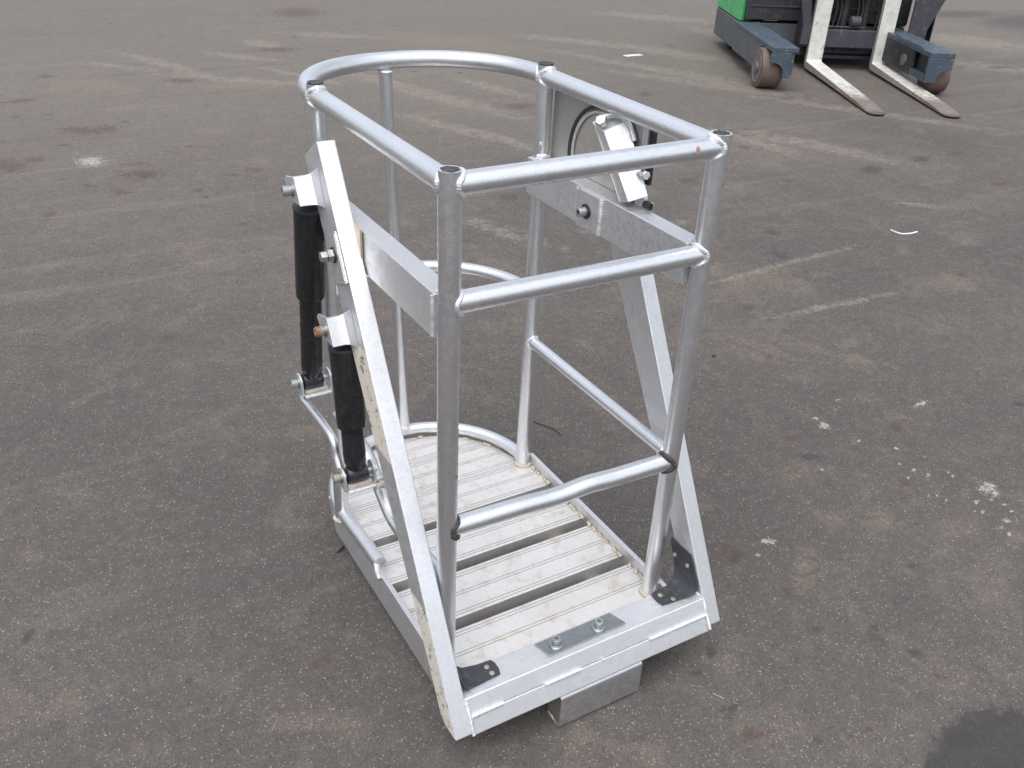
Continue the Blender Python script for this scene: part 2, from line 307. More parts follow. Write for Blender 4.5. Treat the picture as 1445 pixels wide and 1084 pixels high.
MARKS = {
 'white': [(-0.04,4.252,1.854,0.097,0.075),(1.834,-0.028,-2.989,0.037,0.022),(1.827,-0.06,0.252,0.018,0.011),(1.716,-0.099,0.313,0.012,0.007),(1.739,-0.058,3.078,0.015,0.009),(1.693,-0.171,0.439,0.018,0.009),(1.694,-0.2,0.426,0.015,0.007),(1.639,0.458,1.155,0.025,0.017),(1.643,0.5,-3.065,0.011,0.008),(1.808,0.55,-3.018,0.012,0.008),(2.058,0.401,-3.025,0.039,0.012),(1.674,0.336,0.277,0.009,0.006),(1.751,0.252,0.365,0.01,0.006),(1.704,0.141,0.282,0.009,0.006),(1.719,0.1,0.525,0.013,0.006),(1.789,0.081,-3.134,0.01,0.006),(1.656,0.016,0.258,0.008,0.005),(1.658,-0.013,-2.942,0.009,0.005),(1.65,0.118,0.282,0.009,0.006),(1.794,0.173,0.294,0.009,0.005),(1.738,-0.158,-3.083,0.013,0.008),(1.772,-0.169,0.475,0.012,0.005),(1.044,0.097,2.806,0.023,0.012),(0.981,0.067,-3.125,0.01,0.008),(1.799,-0.104,3.13,0.01,0.006),(1.793,-0.138,0.266,0.009,0.005),(1.63,0.029,0.47,0.008,0.004),(1.787,0.061,0.29,0.009,0.005),(1.688,0.183,0.542,0.009,0.004),(1.443,0.277,3.105,0.01,0.007),(1.691,-0.086,0.174,0.008,0.005),(1.787,-0.071,3.102,0.01,0.006),(1.7,0.278,0.455,0.007,0.004),(1.764,0.31,0.455,0.007,0.004),(1.557,0.194,0.444,0.006,0.004)],
 'brown': [(-0.423,4.302,1.683,0.106,0.066),(0.031,4.887,2.697,0.155,0.076),(0.152,4.89,2.166,0.071,0.058),(-0.307,4.403,2.256,0.064,0.047),(0.85,5.963,2.746,0.108,0.066),(-0.227,5.745,-2.792,0.139,0.043),(0.164,3.928,2.706,0.116,0.048),(-0.345,3.495,1.564,0.041,0.022),(-0.461,4.371,1.678,0.12,0.073),(0.181,4.106,2.72,0.074,0.025),(1.483,7.843,1.321,0.068,0.024),(2.597,8.473,0.768,0.255,0.233),(1.837,6.811,2.838,0.174,0.087),(0.376,3.447,1.604,0.022,0.017),(0.009,3.674,2.443,0.043,0.031),(0.523,4.328,2.716,0.064,0.028),(3.654,3.056,-3.107,0.041,0.028),(3.608,4.896,0.444,0.105,0.081),(3.674,4.56,2.983,0.068,0.042),(3.908,4.428,0.572,0.073,0.05),(4.887,2.41,-2.955,0.063,0.036),(2.036,1.258,-2.899,0.031,0.023),(1.809,0.895,0.473,0.018,0.012),(1.474,0.445,0.362,0.024,0.017),(1.627,0.11,-3.061,0.023,0.015),(1.378,0.044,2.712,0.03,0.009),(0.922,0.114,2.084,0.035,0.02),(0.946,-0.076,0.677,0.02,0.01),(0.562,-0.37,2.79,0.023,0.013),(0.795,-0.485,2.974,0.013,0.009),(1.581,3.488,-3.119,0.041,0.038),(1.808,2.834,2.989,0.053,0.043),(1.828,3.023,2.895,0.047,0.035),(2.877,2.673,-2.839,0.058,0.043),(-0.776,0.475,1.68,0.009,0.006),(-0.173,0.258,1.856,0.014,0.012),(-0.203,0.255,1.351,0.011,0.008),(-0.355,0.922,1.727,0.01,0.007),(-0.544,0.436,1.793,0.009,0.007),(1.068,-0.46,2.389,0.028,0.007),(4.584,1.885,3.011,0.069,0.035),(3.35,3.853,2.814,0.151,0.054),(2.832,4.45,2.946,0.114,0.077),(0.601,3.732,2.712,0.052,0.024),(0.109,3.836,2.696,0.05,0.023),(-0.115,3.845,2.655,0.042,0.022),(0.73,3.771,2.573,0.046,0.037),(-0.126,4.618,2.191,0.034,0.026),(0.982,2.009,2.921,0.03,0.028),(1.122,1.828,0.857,0.028,0.023)],
 'dark': [(0.557,-0.292,2.919,0.021,0.015),(0.544,-0.311,3.006,0.015,0.011),(0.636,-0.145,0.622,0.016,0.011),(0.559,-0.178,2.976,0.014,0.01),(0.92,-0.212,-2.995,0.027,0.008),(1.049,-0.277,1.896,0.015,0.01),(1.072,-0.386,1.726,0.023,0.013),(1.327,-0.161,2.848,0.021,0.011),(1.462,0.34,2.781,0.033,0.015),(0.911,0.087,0.425,0.018,0.014),(0.175,3.897,1.945,0.064,0.053),(-0.108,5.34,1.644,0.036,0.024),(0.165,5.891,1.618,0.031,0.022),(2.753,1.861,1.213,0.043,0.033),(2.573,1.626,1.655,0.054,0.031),(4.553,2.416,0.277,0.077,0.044),(1.371,1.131,0.367,0.018,0.015),(-0.749,0.654,1.632,0.013,0.007),(-0.761,0.636,-1.983,0.027,0.009),(-0.48,0.273,1.95,0.007,0.005),(-0.381,0.461,1.529,0.012,0.008),(-0.467,0.344,1.934,0.009,0.007),(7.724,4.114,2.969,0.141,0.055),(10.474,5.782,-2.864,0.717,0.324),(10.1,6.381,3.014,0.641,0.233),(3.3,3.084,3.001,0.034,0.021),(3.422,2.444,0.458,0.029,0.019),(4.068,2.387,0.465,0.098,0.054),(0.005,6.398,2.651,0.068,0.044),(-0.31,5.345,2.429,0.043,0.031),(0.674,-0.449,2.82,0.013,0.007),(0.823,-0.306,0.55,0.007,0.005),(2.378,0.243,3.015,0.023,0.012)],
 'oil': [(0.953,-0.692,0.216,0.226,0.137)],
 'pale': [(2.357,5.013,1.929,0.85,0.107),(2.186,4.029,1.994,0.572,0.078),(2.345,3.629,1.976,0.486,0.061),(2.29,5.361,1.949,0.586,0.065),(4.52,5.137,2.004,1.074,0.088),(4.593,4.497,2.178,0.69,0.098),(4.735,4.575,1.79,0.401,0.178),(5.246,3.291,2.19,0.994,0.078),(2.53,1.536,-3.096,0.541,0.021),(3.818,1.823,2.369,0.125,0.031),(4.134,2.913,2.013,0.564,0.098),(3.789,3.136,1.836,0.315,0.088),(1.214,5.882,2.462,0.602,0.073),(0.857,6.559,1.978,0.613,0.075),(1.728,5.801,2.063,0.424,0.052),(0.501,6.6,2.373,0.3,0.052),(4.638,6.261,2.321,0.746,0.136),(5.122,5.604,2.07,0.689,0.153),(2.924,4.97,1.869,0.433,0.083),(1.798,7.073,1.945,0.248,0.109),(1.484,6.628,2.357,0.377,0.071),(2.51,7.257,2.58,0.452,0.099),(8.655,5.023,2.097,0.613,0.365),(7.654,4.138,2.187,0.538,0.181),(6.2,7.195,2.398,0.689,0.188),(3.075,5.964,1.983,0.455,0.066),(1.544,2.378,1.972,0.295,0.06),(6.181,6.355,1.628,0.377,0.157),(2.174,2.202,2.981,0.316,0.044),(2.404,1.116,3.066,0.314,0.022)],
 'tan': [(0.045,5.999,1.948,0.159,0.084),(0.926,4.275,2.492,0.083,0.073),(0.817,3.901,1.954,0.041,0.037),(0.529,4.356,2.626,0.081,0.056),(1.048,-0.038,0.757,0.102,0.026),(1.399,0.016,0.338,0.06,0.039),(1.577,-0.112,2.911,0.076,0.042),(1.91,0.516,-2.999,0.055,0.036),(1.916,0.379,3.071,0.033,0.021),(1.375,0.299,2.828,0.092,0.051),(-0.608,1.452,2.278,0.021,0.014),(2.063,0.797,2.132,0.186,0.03),(1.841,0.967,2.023,0.142,0.034),(2.337,1.383,2.871,0.133,0.073),(3.055,1.052,2.832,0.208,0.088),(0.257,6.034,2.272,0.345,0.138),(0.718,4.602,2.633,0.127,0.093),(1.954,1.364,2.908,0.032,0.02),(2.15,1.639,2.796,0.133,0.062),(0.924,-0.396,2.877,0.014,0.008),(2.247,1.466,-2.969,0.24,0.062),(2.121,3.057,1.993,0.183,0.088),(1.259,5.679,2.784,0.348,0.174),(3.42,6.637,2.256,0.685,0.307),(3.559,1.483,-2.945,0.039,0.023),(1.287,0.073,2.862,0.043,0.025),(1.609,3.272,2.786,0.196,0.122),(1.275,2.039,2.934,0.126,0.107),(1.763,0.942,1.988,0.113,0.043)],
}
# ---------------------------------------------------------------- ground: one asphalt sheet
def ground_material():
    n = NT('worn_asphalt')
    wob = n.vmath('SCALE', n.vmath('SUBTRACT', n.noise(9, 5, .7, col=True), (.5, .5, .5)), scale=.10)
    wobf = n.vmath('SCALE', n.vmath('SUBTRACT', n.noise(60, 4, .75, col=True), (.5, .5, .5)), scale=.035)
    nb = n.math('SUBTRACT', n.noise(9, 5, .7), .5); nf = n.math('SUBTRACT', n.noise(75, 4, .75), .5); nm = n.math('SUBTRACT', n.noise(28, 4, .7), .5)
    rag1 = n.math('ADD', n.math('MULTIPLY', nb, 3.0), n.math('ADD', n.math('MULTIPLY', nm, 2.2), n.math('MULTIPLY', nf, 1.5)))
    rag2 = n.math('ADD', n.math('MULTIPLY', nm, 4.0), n.math('MULTIPLY', nf, 3.4))
    p1 = n.vmath('ADD', n.co, wob)
    def field(key, rag):
        a = n.t.nodes.new('ShaderNodeAttribute'); a.attribute_name = 'mark_' + key
        return n.math('ADD', a.outputs['Fac'], rag)
    g1 = n.noise(.55, 5, .62); g2 = n.noise(2.3, 6, .68); g3 = n.noise(13, 5, .7); g4 = n.noise(62, 4, .7)
    agg = n.voro(330, out='Color'); aggd = n.voro(330); fine = n.noise(520, 2, .8)
    ax, ay, az = n.sep(agg)
    base = n.mix(n.ramp(g1, .3, .7), (.064, .060, .059), (.120, .108, .097))
    base = n.mix(n.ramp(g2, .35, .7, 0, .75), base, (.058, .055, .057))
    # farther yard is dustier and browner
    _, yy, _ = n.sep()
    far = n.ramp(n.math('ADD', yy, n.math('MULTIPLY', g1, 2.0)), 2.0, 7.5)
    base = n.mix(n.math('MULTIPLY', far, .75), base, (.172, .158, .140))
    dust = n.math('MULTIPLY', n.ramp(g2, .5, .72), n.ramp(n.noise(.9, 4, .6, vec=n.map((3, 1, 0))), .42, .62))
    base = n.mix(n.math('MULTIPLY', dust, .5), base, (.185, .165, .142))
    base = n.mix(n.ramp(g3, .35, .72, 0, .45), base, (.062, .058, .060))
    mo = n.noise(5.5, 5, .72, vec=n.map((9, 2, 0)), dist=.8)
    base = n.mix(n.ramp(mo, .50, .68, 0, .38), base, (.165, .145, .122))
    mo2 = n.noise(28, 5, .75, vec=n.map((1, 7, 0)))
    base = n.mix(n.ramp(mo2, .53, .68, 0, .38), base, (.165, .152, .138))
    base = n.mix(n.ramp(mo2, .47, .32, 0, .55), base, (.044, .040, .041))
    red = n.math('MULTIPLY', n.ramp(n.noise(7, 6, .75, vec=n.map((4, 8, 0))), .60, .70), n.ramp(g1, .4, .6, .3, 1))
    base = n.mix(n.math('MULTIPLY', red, .6), base, (.085, .055, .048))
    # long tyre smears
    sm = n.noise(1.0, 5, .6, vec=n.map(rot=(0, 0, .38), scale=(.55, 5.5, 1)), dist=.6)
    base = n.mix(n.math('MULTIPLY', n.ramp(sm, .54, .72), n.ramp(n.math('ADD', yy, n.math('MULTIPLY', g1, 2)), .6, 4, .08, .26)), base, (.205, .188, .162))
    sm2 = n.noise(1.0, 4, .6, vec=n.map((5, 3, 0), (0, 0, -.5), (.5, 6.5, 1)), dist=.5)
    base = n.mix(n.ramp(sm2, .56, .72, 0, .36), base, (.068, .065, .070))
    # aggregate: each stone its own tone, gaps darker
    pixn = n.noise(190, 3, .8)
    st = n.math('MULTIPLY', n.ramp(ax, 0, 1, .78, 1.24, False), n.ramp(pixn, .34, .66, .80, 1.21, False))
    base = n.mix(1.0, base, n.mix(0.0, st, st), 'MULTIPLY')
    base = n.mix(n.ramp(aggd, .30, .62, 0, .30), base, (.045, .042, .042))
    base = n.mix(n.math('MULTIPLY', n.ramp(ay, .975, .98, 0, 1), .55), base, (.34, .31, .25))
    base = n.mix(n.math('MULTIPLY', n.ramp(ay, .03, .04, 1, 0), .6), base, (.03, .028, .028))
    base = n.mix(n.math('MULTIPLY', n.ramp(n.voro(55, out='Distance'), .03, .09, .8, 0), n.ramp(g3, .5, .62)), base, (.36, .33, .27))
    base = n.mix(n.ramp(g4, .6, .75, 0, .35), base, (.19, .175, .155))
    grit = n.ramp(n.math('ADD', g4, n.math('MULTIPLY', fine, .4)), .55, .85)
    # placed marks
    pale = n.math('MULTIPLY', n.ramp(field('pale', rag1), .55, 1.35, 1, 0), n.ramp(n.math('ADD', g4, n.math('MULTIPLY', g3, .8)), .72, 1.08))
    base = n.mix(n.math('MULTIPLY', pale, .46), base, (.27, .248, .21))
    tan = n.math('MULTIPLY', n.ramp(field('tan', rag1), .4, 1.4, 1, 0), n.ramp(g4, .35, .65))
    base = n.mix(n.math('MULTIPLY', tan, .27), base, (.24, .185, .13))
    oil = n.ramp(field('oil', n.math('ADD', n.math('MULTIPLY', nm, .6), n.math('MULTIPLY', nf, .5))), .84, 1.02, 1, 0)
    base = n.mix(n.math('MULTIPLY', oil, n.ramp(g3, .2, .8, .96, .68)), base, (.022, .020, .022))
    dk = n.math('MULTIPLY', n.ramp(field('dark', rag2), .6, 1.3, 1, 0), n.ramp(g4, .3, .6, .4, 1))
    base = n.mix(n.math('MULTIPLY', dk, .92), base, (.034, .031, .032))
    br = n.math('MULTIPLY', n.ramp(field('brown', rag2), .6, 1.35, 1, 0), n.ramp(g4, .3, .62, .3, 1))
    base = n.mix(n.math('MULTIPLY', br, .82), base, (.062, .036, .029))
    # random small stains everywhere
    rs = n.voro(3.1, vec=p1); rs = n.math('MULTIPLY', n.ramp(rs, .05, .12, 1, 0), n.ramp(g2, .42, .55))
    base = n.mix(n.math('MULTIPLY', rs, .6), base, (.05, .036, .032))
    wp = n.vmath('ADD', n.co, n.vmath('SCALE', n.vmath('SUBTRACT', n.noise(130, 4, .8, col=True), (.5, .5, .5)), scale=.018))
    wh = n.math('MULTIPLY', n.ramp(field('white', n.math('ADD', n.math('MULTIPLY', nf, 4.5), n.math('MULTIPLY', nm, 2.0))), .62, .95, 1, 0), n.ramp(n.math('ADD', fine, g4), .84, 1.06))
    base = n.mix(n.math('MULTIPLY', wh, .62), base, (.46, .47, .46))
    base = n.mix(1.0, base, (1.06, 1.0, .945), 'MULTIPLY')
    rough = n.math('SUBTRACT', n.ramp(g3, .2, .8, .90, .72), n.math('MULTIPLY', n.math('MAXIMUM', oil, dk), .25))
    n.set(Base_Color=base, Roughness=rough)
    n.b.inputs['Specular IOR Level'].default_value = .5
    h = n.math('ADD', n.math('MULTIPLY', aggd, -.9), n.math('ADD', n.math('MULTIPLY', g4, 1.0), n.math('MULTIPLY', fine, .3)))
    n.bump(h, .55, .0025)
    return n.m
M['asphalt'] = ground_material()
import numpy as np
def axis(lo, hi, step, reach, grow):
    c = list(np.arange(lo, hi, step)); d = step; x = c[-1]
    while x < reach: d *= grow; x += d; c.append(x)
    d = step; x = lo
    while x > -reach: d *= 1.25; x -= d; c.insert(0, x)
    return np.array(c)
gx = axis(-1.1, 2.35, .0075, 300, 1.022); gy = axis(-.85, 2.1, .0075, 300, 1.022)
GX, GY = np.meshgrid(gx, gy); nx, ny = len(gx), len(gy)
co = np.stack([GX.ravel(), GY.ravel(), np.zeros(nx*ny)], 1).astype(np.float32)
me = bpy.data.meshes.new('ground'); me.vertices.add(nx*ny); me.vertices.foreach_set('co', co.ravel())
i = np.arange(nx - 1)[None, :]; j = np.arange(ny - 1)[:, None]; q0 = (j*nx + i).ravel()
quads = np.stack([q0, q0 + 1, q0 + nx + 1, q0 + nx], 1).astype(np.int32)
me.loops.add(quads.size); me.loops.foreach_set('vertex_index', quads.ravel())
me.polygons.add(len(quads)); me.polygons.foreach_set('loop_start', np.arange(0, quads.size, 4, dtype=np.int32))
me.update(calc_edges=True)
for key, lst in MARKS.items():             # distance field of every stain, scuff and paint splash on the yard
    d = np.full((ny, nx), 9.0, np.float32)
    for (x, y, r, sx, sy) in lst:
        m = max(sx, sy)*3.2
        i0, i1 = np.searchsorted(gx, [x - m, x + m]); j0, j1 = np.searchsorted(gy, [y - m, y + m])
        X = GX[j0:j1, i0:i1] - x; Y = GY[j0:j1, i0:i1] - y; c, s_ = math.cos(r), math.sin(r)
        e = np.sqrt(((X*c + Y*s_)/sx)**2 + ((-X*s_ + Y*c)/sy)**2)
        d[j0:j1, i0:i1] = np.minimum(d[j0:j1, i0:i1], e)
    at = me.attributes.new('mark_' + key, 'FLOAT', 'POINT'); at.data.foreach_set('value', np.minimum(d, 3.2).ravel())
me.materials.append(M['asphalt'])
go = bpy.data.objects.new('ground', me); C.objects.link(go); go['kind'] = 'structure'
print('ground grid', nx, ny)

# loose grit: thousands of tiny stones nobody could count
def grit(name, mat, n, lo, hi, label, seed):
    r = random.Random(seed); V, F = [], []
    for _ in range(n):
        d = r.random()**.75; x = -1.4 + r.random()*7.4; y = -.75 + (r.random()**1.5)*6.2
        s = r.uniform(lo, hi)*(r.random()**2*.9 + .45); a = r.uniform(0, 6.28); k = len(V)
        c, sn = math.cos(a)*s, math.sin(a)*s; q = r.uniform(.5, .95); hh = s*r.uniform(.5, .9)
        V += [(x+c, y+sn, .0), (x-sn*q, y+c*q, .0), (x-c, y-sn, .0), (x+sn*q, y-c*q, .0), (x+c*.2, y+sn*.3, hh), (x-c*.4, y-sn*.2, hh*.8)]
        F += [(k,k+1,k+4),(k+1,k+5,k+4),(k+1,k+2,k+5),(k+2,k+3,k+5),(k+3,k+4,k+5),(k+3,k,k+4)]
    me = bpy.data.meshes.new(name); me.from_pydata(V, [], F); me.materials.append(M[mat])
    o = bpy.data.objects.new(name, me); C.objects.link(o); o['kind'] = 'stuff'; o['label'] = label; o['category'] = 'grit'
M['grit_pale'] = painted('pale_grit', (.40, .37, .31), .8, (.22, .2, .17), .8, 12)
M['grit_dark'] = painted('dark_grit', (.07, .062, .058), .8, (.14, .1, .08), .8, 12)
grit('pale_grit', 'grit_pale', 3000, .0009, .0021, 'tiny pale stone chips scattered over the dark asphalt', 3)
grit('dark_grit', 'grit_dark', 3200, .0012, .0030, 'tiny dark crumbs of stone scattered over the asphalt', 4)
M['cover'] = aluminium('port_cover_aluminium', (.62, .60, .56), .45, metal=.9, warm=.5, dirt=.5)
M['plate_dull'] = aluminium('dull_sheet_aluminium', (.50, .49, .47), .50, metal=.85, warm=.25, dirt=.4)
M['plank_side'] = aluminium('shaded_plank_side', (.66, .65, .62), .55, metal=.8, warm=.5, dirt=.6)  # duller, darker copy of the plank metal; shade of the gaps put into its colour
M['foot'] = aluminium('foot_channel_steel', (.74, .76, .79), .36, dirt=.3, speck=.3)
M['dirty_foot'] = aluminium('foot_end_steel', (.30, .29, .27), .5, metal=.7, warm=.4, dirt=.6)
M['groove'] = aluminium('grimy_groove', (.52, .48, .43), .6, metal=.4, warm=.6, dirt=.6)
M['white_paint'] = painted('white_scrap', (.72, .72, .70), .5, (.4, .38, .34), .4, 40)
# ================================================================ the lift basket
W, L, H, R = .5433, .592, 1.10, .0195
bk = root('lift_basket', 'open aluminium work basket of welded tubes with slatted floor standing on dark asphalt', 'basket')
def part(name, bm, mat, parent=bk, label=None, **k):
    o = link(name, bm, mat, parent, **k)
    if label: o['label'] = label
    return o
PA, PB, PC, PD = (0, 0), (W, 0), (0, L), (W, L)

# ---- posts
def post(xy, z0, z1, mat, r=R, top=None, dents=0):
    n = 40; pts, rr = [], []
    for i in range(n + 1):
        t = i/n; z = z0 + (z1-z0)*t
        x, y = xy if top is None else (xy[0] + (top[0]-xy[0])*t, xy[1] + (top[1]-xy[1])*t)
        pts.append((x + .0006*noise.noise(Vector((z*6, xy[0]*9, 1))), y + .0006*noise.noise(Vector((z*6, xy[1]*9, 5))), z)); rr.append(r)
    return tube(B(), pts, rr, 32)
def end_plug(p, xy, r, broken=False):
    bm = B()
    if broken:
        revolve(bm, (xy[0], xy[1], H - .002), (0, 0, 1), [(0, r*.82), (.0024, r*.80), (.0028, r*.5), (.0022, .001)], 20)
        for v in bm.verts: v.co += Vector((noise.noise(v.co*150), noise.noise(v.co*130), noise.noise(v.co*170)*.6))*.0022
    else:
        revolve(bm, (xy[0], xy[1], H - .001), (0, 0, 1), [(0, r*.93), (.003, r*.93), (.0045, r*.84), (.0045, r*.55), (.0035, .001)], 24)
    part('end_plug', bm, 'black', p)
for xy, mat, r, br in ((PA, 'dull_z', R, True), (PB, 'tube_z', R, True), (PC, 'tube_z', .018, False), (PD, 'tube_z', .0195, False)):
    p = part('corner_post', post(xy, .0, H, mat, r), mat)
    end_plug(p, xy, r, br)
    part('weld_bead', bead(B(), ringpts((xy[0], xy[1], .003), (0, 0, 1), r + .001, 24, .001), .005), 'weld_dirty', p)
mid = part('back_post', post((.302, .868), .015, 1.065, 'tube', .016, (.262, .852)), 'tube_z')
part('weld_bead', bead(B(), ringpts((.2625, .852, 1.052), (0, 0, 1), .0165, 20), .0035), 'weld', mid)
part('weld_bead', bead(B(), ringpts((.3015, .868, .036), (0, 0, 1), .0165, 20), .004), 'weld', mid)

# ---- rails
def rail(name, a, b, r, mat, ends=True, sag=0, off=(R, R), flat=False, mids=None):
    a, b = Vector(a), Vector(b); d = (b-a).normalized(); pts = []; rr = []
    n = 24
    for i in range(n + 1):
        t = i/n; q = a.lerp(b, t)
        if sag: q.z += sag(t)
        pts.append(q); rr.append(r)
    o = part(name, tube(B(), pts, rr, 28), mat)
    if ends:
        for e, s, pr in ((a, 1, off[0]), (b, -1, off[1])):
            part('weld_bead', bead(B(), saddle(e, d*s, r + .0012, pr, .001), .0047, .0042), 'weld', o)
    return o
zt = 1.075
rail('top_rail', (0, 0, zt), (W, 0, zt), R, 'tube_x')
rail('top_rail', (0, 0, zt), (0, L, zt), R, 'dull_y', off=(R, .018))
rail('top_rail', (W, 0, zt), (W, L, zt), R, 'tube_y')
def arc(z, r, c=(W/2, L), rx=W/2, ry=.272, p=2.0, n=48, x0=None):
    out = []
    for i in range(n + 1):
        a = math.pi*i/n; ca, sa = math.cos(a), math.sin(a)
        out.append((c[0] - rx*math.copysign(abs(ca)**(2/p), ca), c[1] + ry*abs(sa)**(2/p), z))
    return out
o = part('top_rail', tube(B(), arc(zt, R, ry=.262, p=2.15), R, 28), 'tube')
o['label'] = 'U shaped tube bent round the back of the basket rim'
part('weld_bead', bead(B(), saddle((W, L, zt), (0, 1, 0), R + .0008, R), .0038), 'weld', o)
rail('mid_rail', (0, 0, .872), (W, 0, .868), R, 'tube_x')
rail('knee_rail', (0, 0, .398), (W, 0, .384), .0195, 'tube_x', ends=False, sag=lambda t: -.0035*math.exp(-((t-.45)/.10)**2) + .0035*math.exp(-((t-.60)/.07)**2))
ko = bpy.data.objects['knee_rail']
part('weld_bead', bead(B(), [q + Vector((0, 0, 0)) for q in saddle((0, 0, .398), (1, 0, 0), .021, R)], .0062), 'dark_weld', ko)
part('weld_bead', bead(B(), saddle((W, 0, .384), (-1, 0, 0), .0205, R), .0062), 'dark_weld', ko)
rail('side_rail', (W, 0, .398), (W, L, .398), .0145, 'tube_y')
o = part('back_rail', tube(B(), arc(.536, .016, ry=.278), .016, 24), 'tube')
part('weld_bead', bead(B(), saddle((W, L, .536), (0, 1, 0), .017, R), .003), 'weld', o)
# left lower brace
br = smoothpath([(0, L, .325), (0, .46, .328), (0, .39, .318), (0, .315, .262), (0, .25, .232), (0, .16, .240), (0, .07, .258), (0, 0, .26)], 8)
o = part('side_brace', tube(B(), br, .0145, 20), 'tube')
part('weld_bead', bead(B(), saddle((0, 0, .26), (0, 1, 0), .0155, R), .0035), 'weld', o)

# ---- flat side bars (hollow rectangular section)
def hollow(bm, x0, x1, y0, y1, z0, z1, t=.004):
    box(bm, x0, x1, y0, y1, z0, z1); return bm
lb = part('side_bar', hollow(B(), -.020, .022, R*.8, L - .014, .803, .887), 'flat', bevel=.002)
part('weld_bead', bead(B(), [(-.021, R + .001, .884), (-.0215, R - .001, .845), (-.021, R + .001, .806)], .0035), 'weld', lb)
part('weld_bead', bead(B(), [(-.0175, .0215, .8885), (.02, .0215, .8885)], .003), 'weld', lb)
rb = part('side_bar', hollow(B(), .515, .558, R*.8, L + .014, .801, .888), 'flat', bevel=.002)
part('weld_bead', bead(B(), [(.518, R + .002, .885), (.5175, R, .845), (.518, R + .002, .806)], .0035), 'weld', rb)
part('weld_bead', bead(B(), [(.521, .0215, .8895), (.555, .0215, .8895)], .003), 'weld', rb)
# right pivot: welded plate, washer, bolt
def socket_bolt(a, axis, r, h, parent, mat='bolt', washer=None, wmat='plate', name='bolt'):
    a = Vector(a); axis = Vector(axis).normalized()
    if washer: part('washer', revolve(B(), a, axis, [(0, washer), (.0022, washer), (.003, washer*.93), (.003, r*.6)], 28), wmat, parent)
    s = a + axis*(.003 if washer else 0)
    bm = B(); revolve(bm, s, axis, [(0, r), (h*.9, r), (h, r*.88), (h, r*.5), (h*.45, r*.47), (h*.45, .0008)], 24)
    return part(name, bm, mat, parent)
pl = part('pivot_plate', prism(B(), [(.297, .806), (.375, .800), (.385, .808), (.385, .877), (.378, .884), (.297, .884)], 'x', .5085, .5155), 'flat', rb, bevel=.0012)
socket_bolt((.5085, .343, .842), (-1, 0, 0), .0105, .018, bk, 'bolt', .0165, 'black')
part('weld_bead', bead(B(), [(.5125, .2955, .883), (.5125, .2955, .802)], .005), 'weld', rb)
part('weld_bead', bead(B(), [(.5125, .387, .884), (.5125, .387, .805)], .003), 'weld', rb)
# sleeve at the front end of left bar's pivot (seen in the gap beside the arm)
part('pivot_plate', prism(B(), [(.318, .800), (.420, .800), (.420, .892), (.318, .892)], 'x', -.0265, -.0215), 'weld_dirty', lb, bevel=.001)

# ---- sloping arms
def arm(x0, x1, fy0, fz0, fy1, fz1, th_top, th_bot):
    """front edge line (fy0,fz0) bottom -> (fy1,fz1) top; th = horizontal depth"""
    poly = [(fy0, fz0), (fy1, fz1), (fy1 + .004, fz1 + .002), (fy1 + th_top, fz1 - .046), (fy0 + th_bot + .003, fz0 + .030), (fy0 + th_bot - .008, fz0 + .010), (fy0 + th_bot*.55, fz0 - .004)]
    return prism(B(), poly, 'x', x0, x1)
la = part('support_arm', arm(-.060, -.0225, -.165, .005, .432, 1.030, .078, .078), 'arm', bevel=.0028)
la['label'] = 'left sloping arm with flaking cream paint and two damper brackets'
ra = part('support_arm', arm(.582, .620, -.160, .008, .322, .905, .085, .080), 'flat', bevel=.0028)
def arm_y(z): return -.165 + (z - .005)*(.597/1.025)
for v in ra.data.vertices: v.co.x += .006*max(0, 1 - (v.co.z - GZ)/.9)
# pivot plate + hex bolt on left arm
part('pivot_plate', prism(B(), [(arm_y(.880)+.004, .880), (arm_y(.800)+.004, .800), (.352, .781), (.366, .790), (.398, .842), (.388, .860)], 'x', -.0675, -.0605), 'flat', la, bevel=.001)
part('weld_bead', bead(B(), [(-.063, arm_y(.884)+.004, .884), (-.063, arm_y(.797)+.004, .797)], .003), 'weld', la)
part('weld_bead', bead(B(), [(-.063, arm_y(.797)+.006, .797), (-.063, .352, .779)], .004), 'weld_dirty', la)
def hexhead(a, axis, r, h, parent, mat='hex'):
    a = Vector(a); return part('bolt', revolve(B(), a, axis, [(0, r*.93), (.001, r), (h-.0015, r), (h, r*.88)], 6), mat, parent, ang=20)
part('washer', revolve(B(), (-.0675, .352, .836), (-1, 0, 0), [(0, .0155), (.003, .0155), (.003, .008)], 24), 'black', la)
hexhead((-.0705, .352, .836), (-1, 0, 0), .0135, .011, la)
b2 = hexhead((-.0820, .352, .836), (-1, 0, 0), .0112, .013, la)

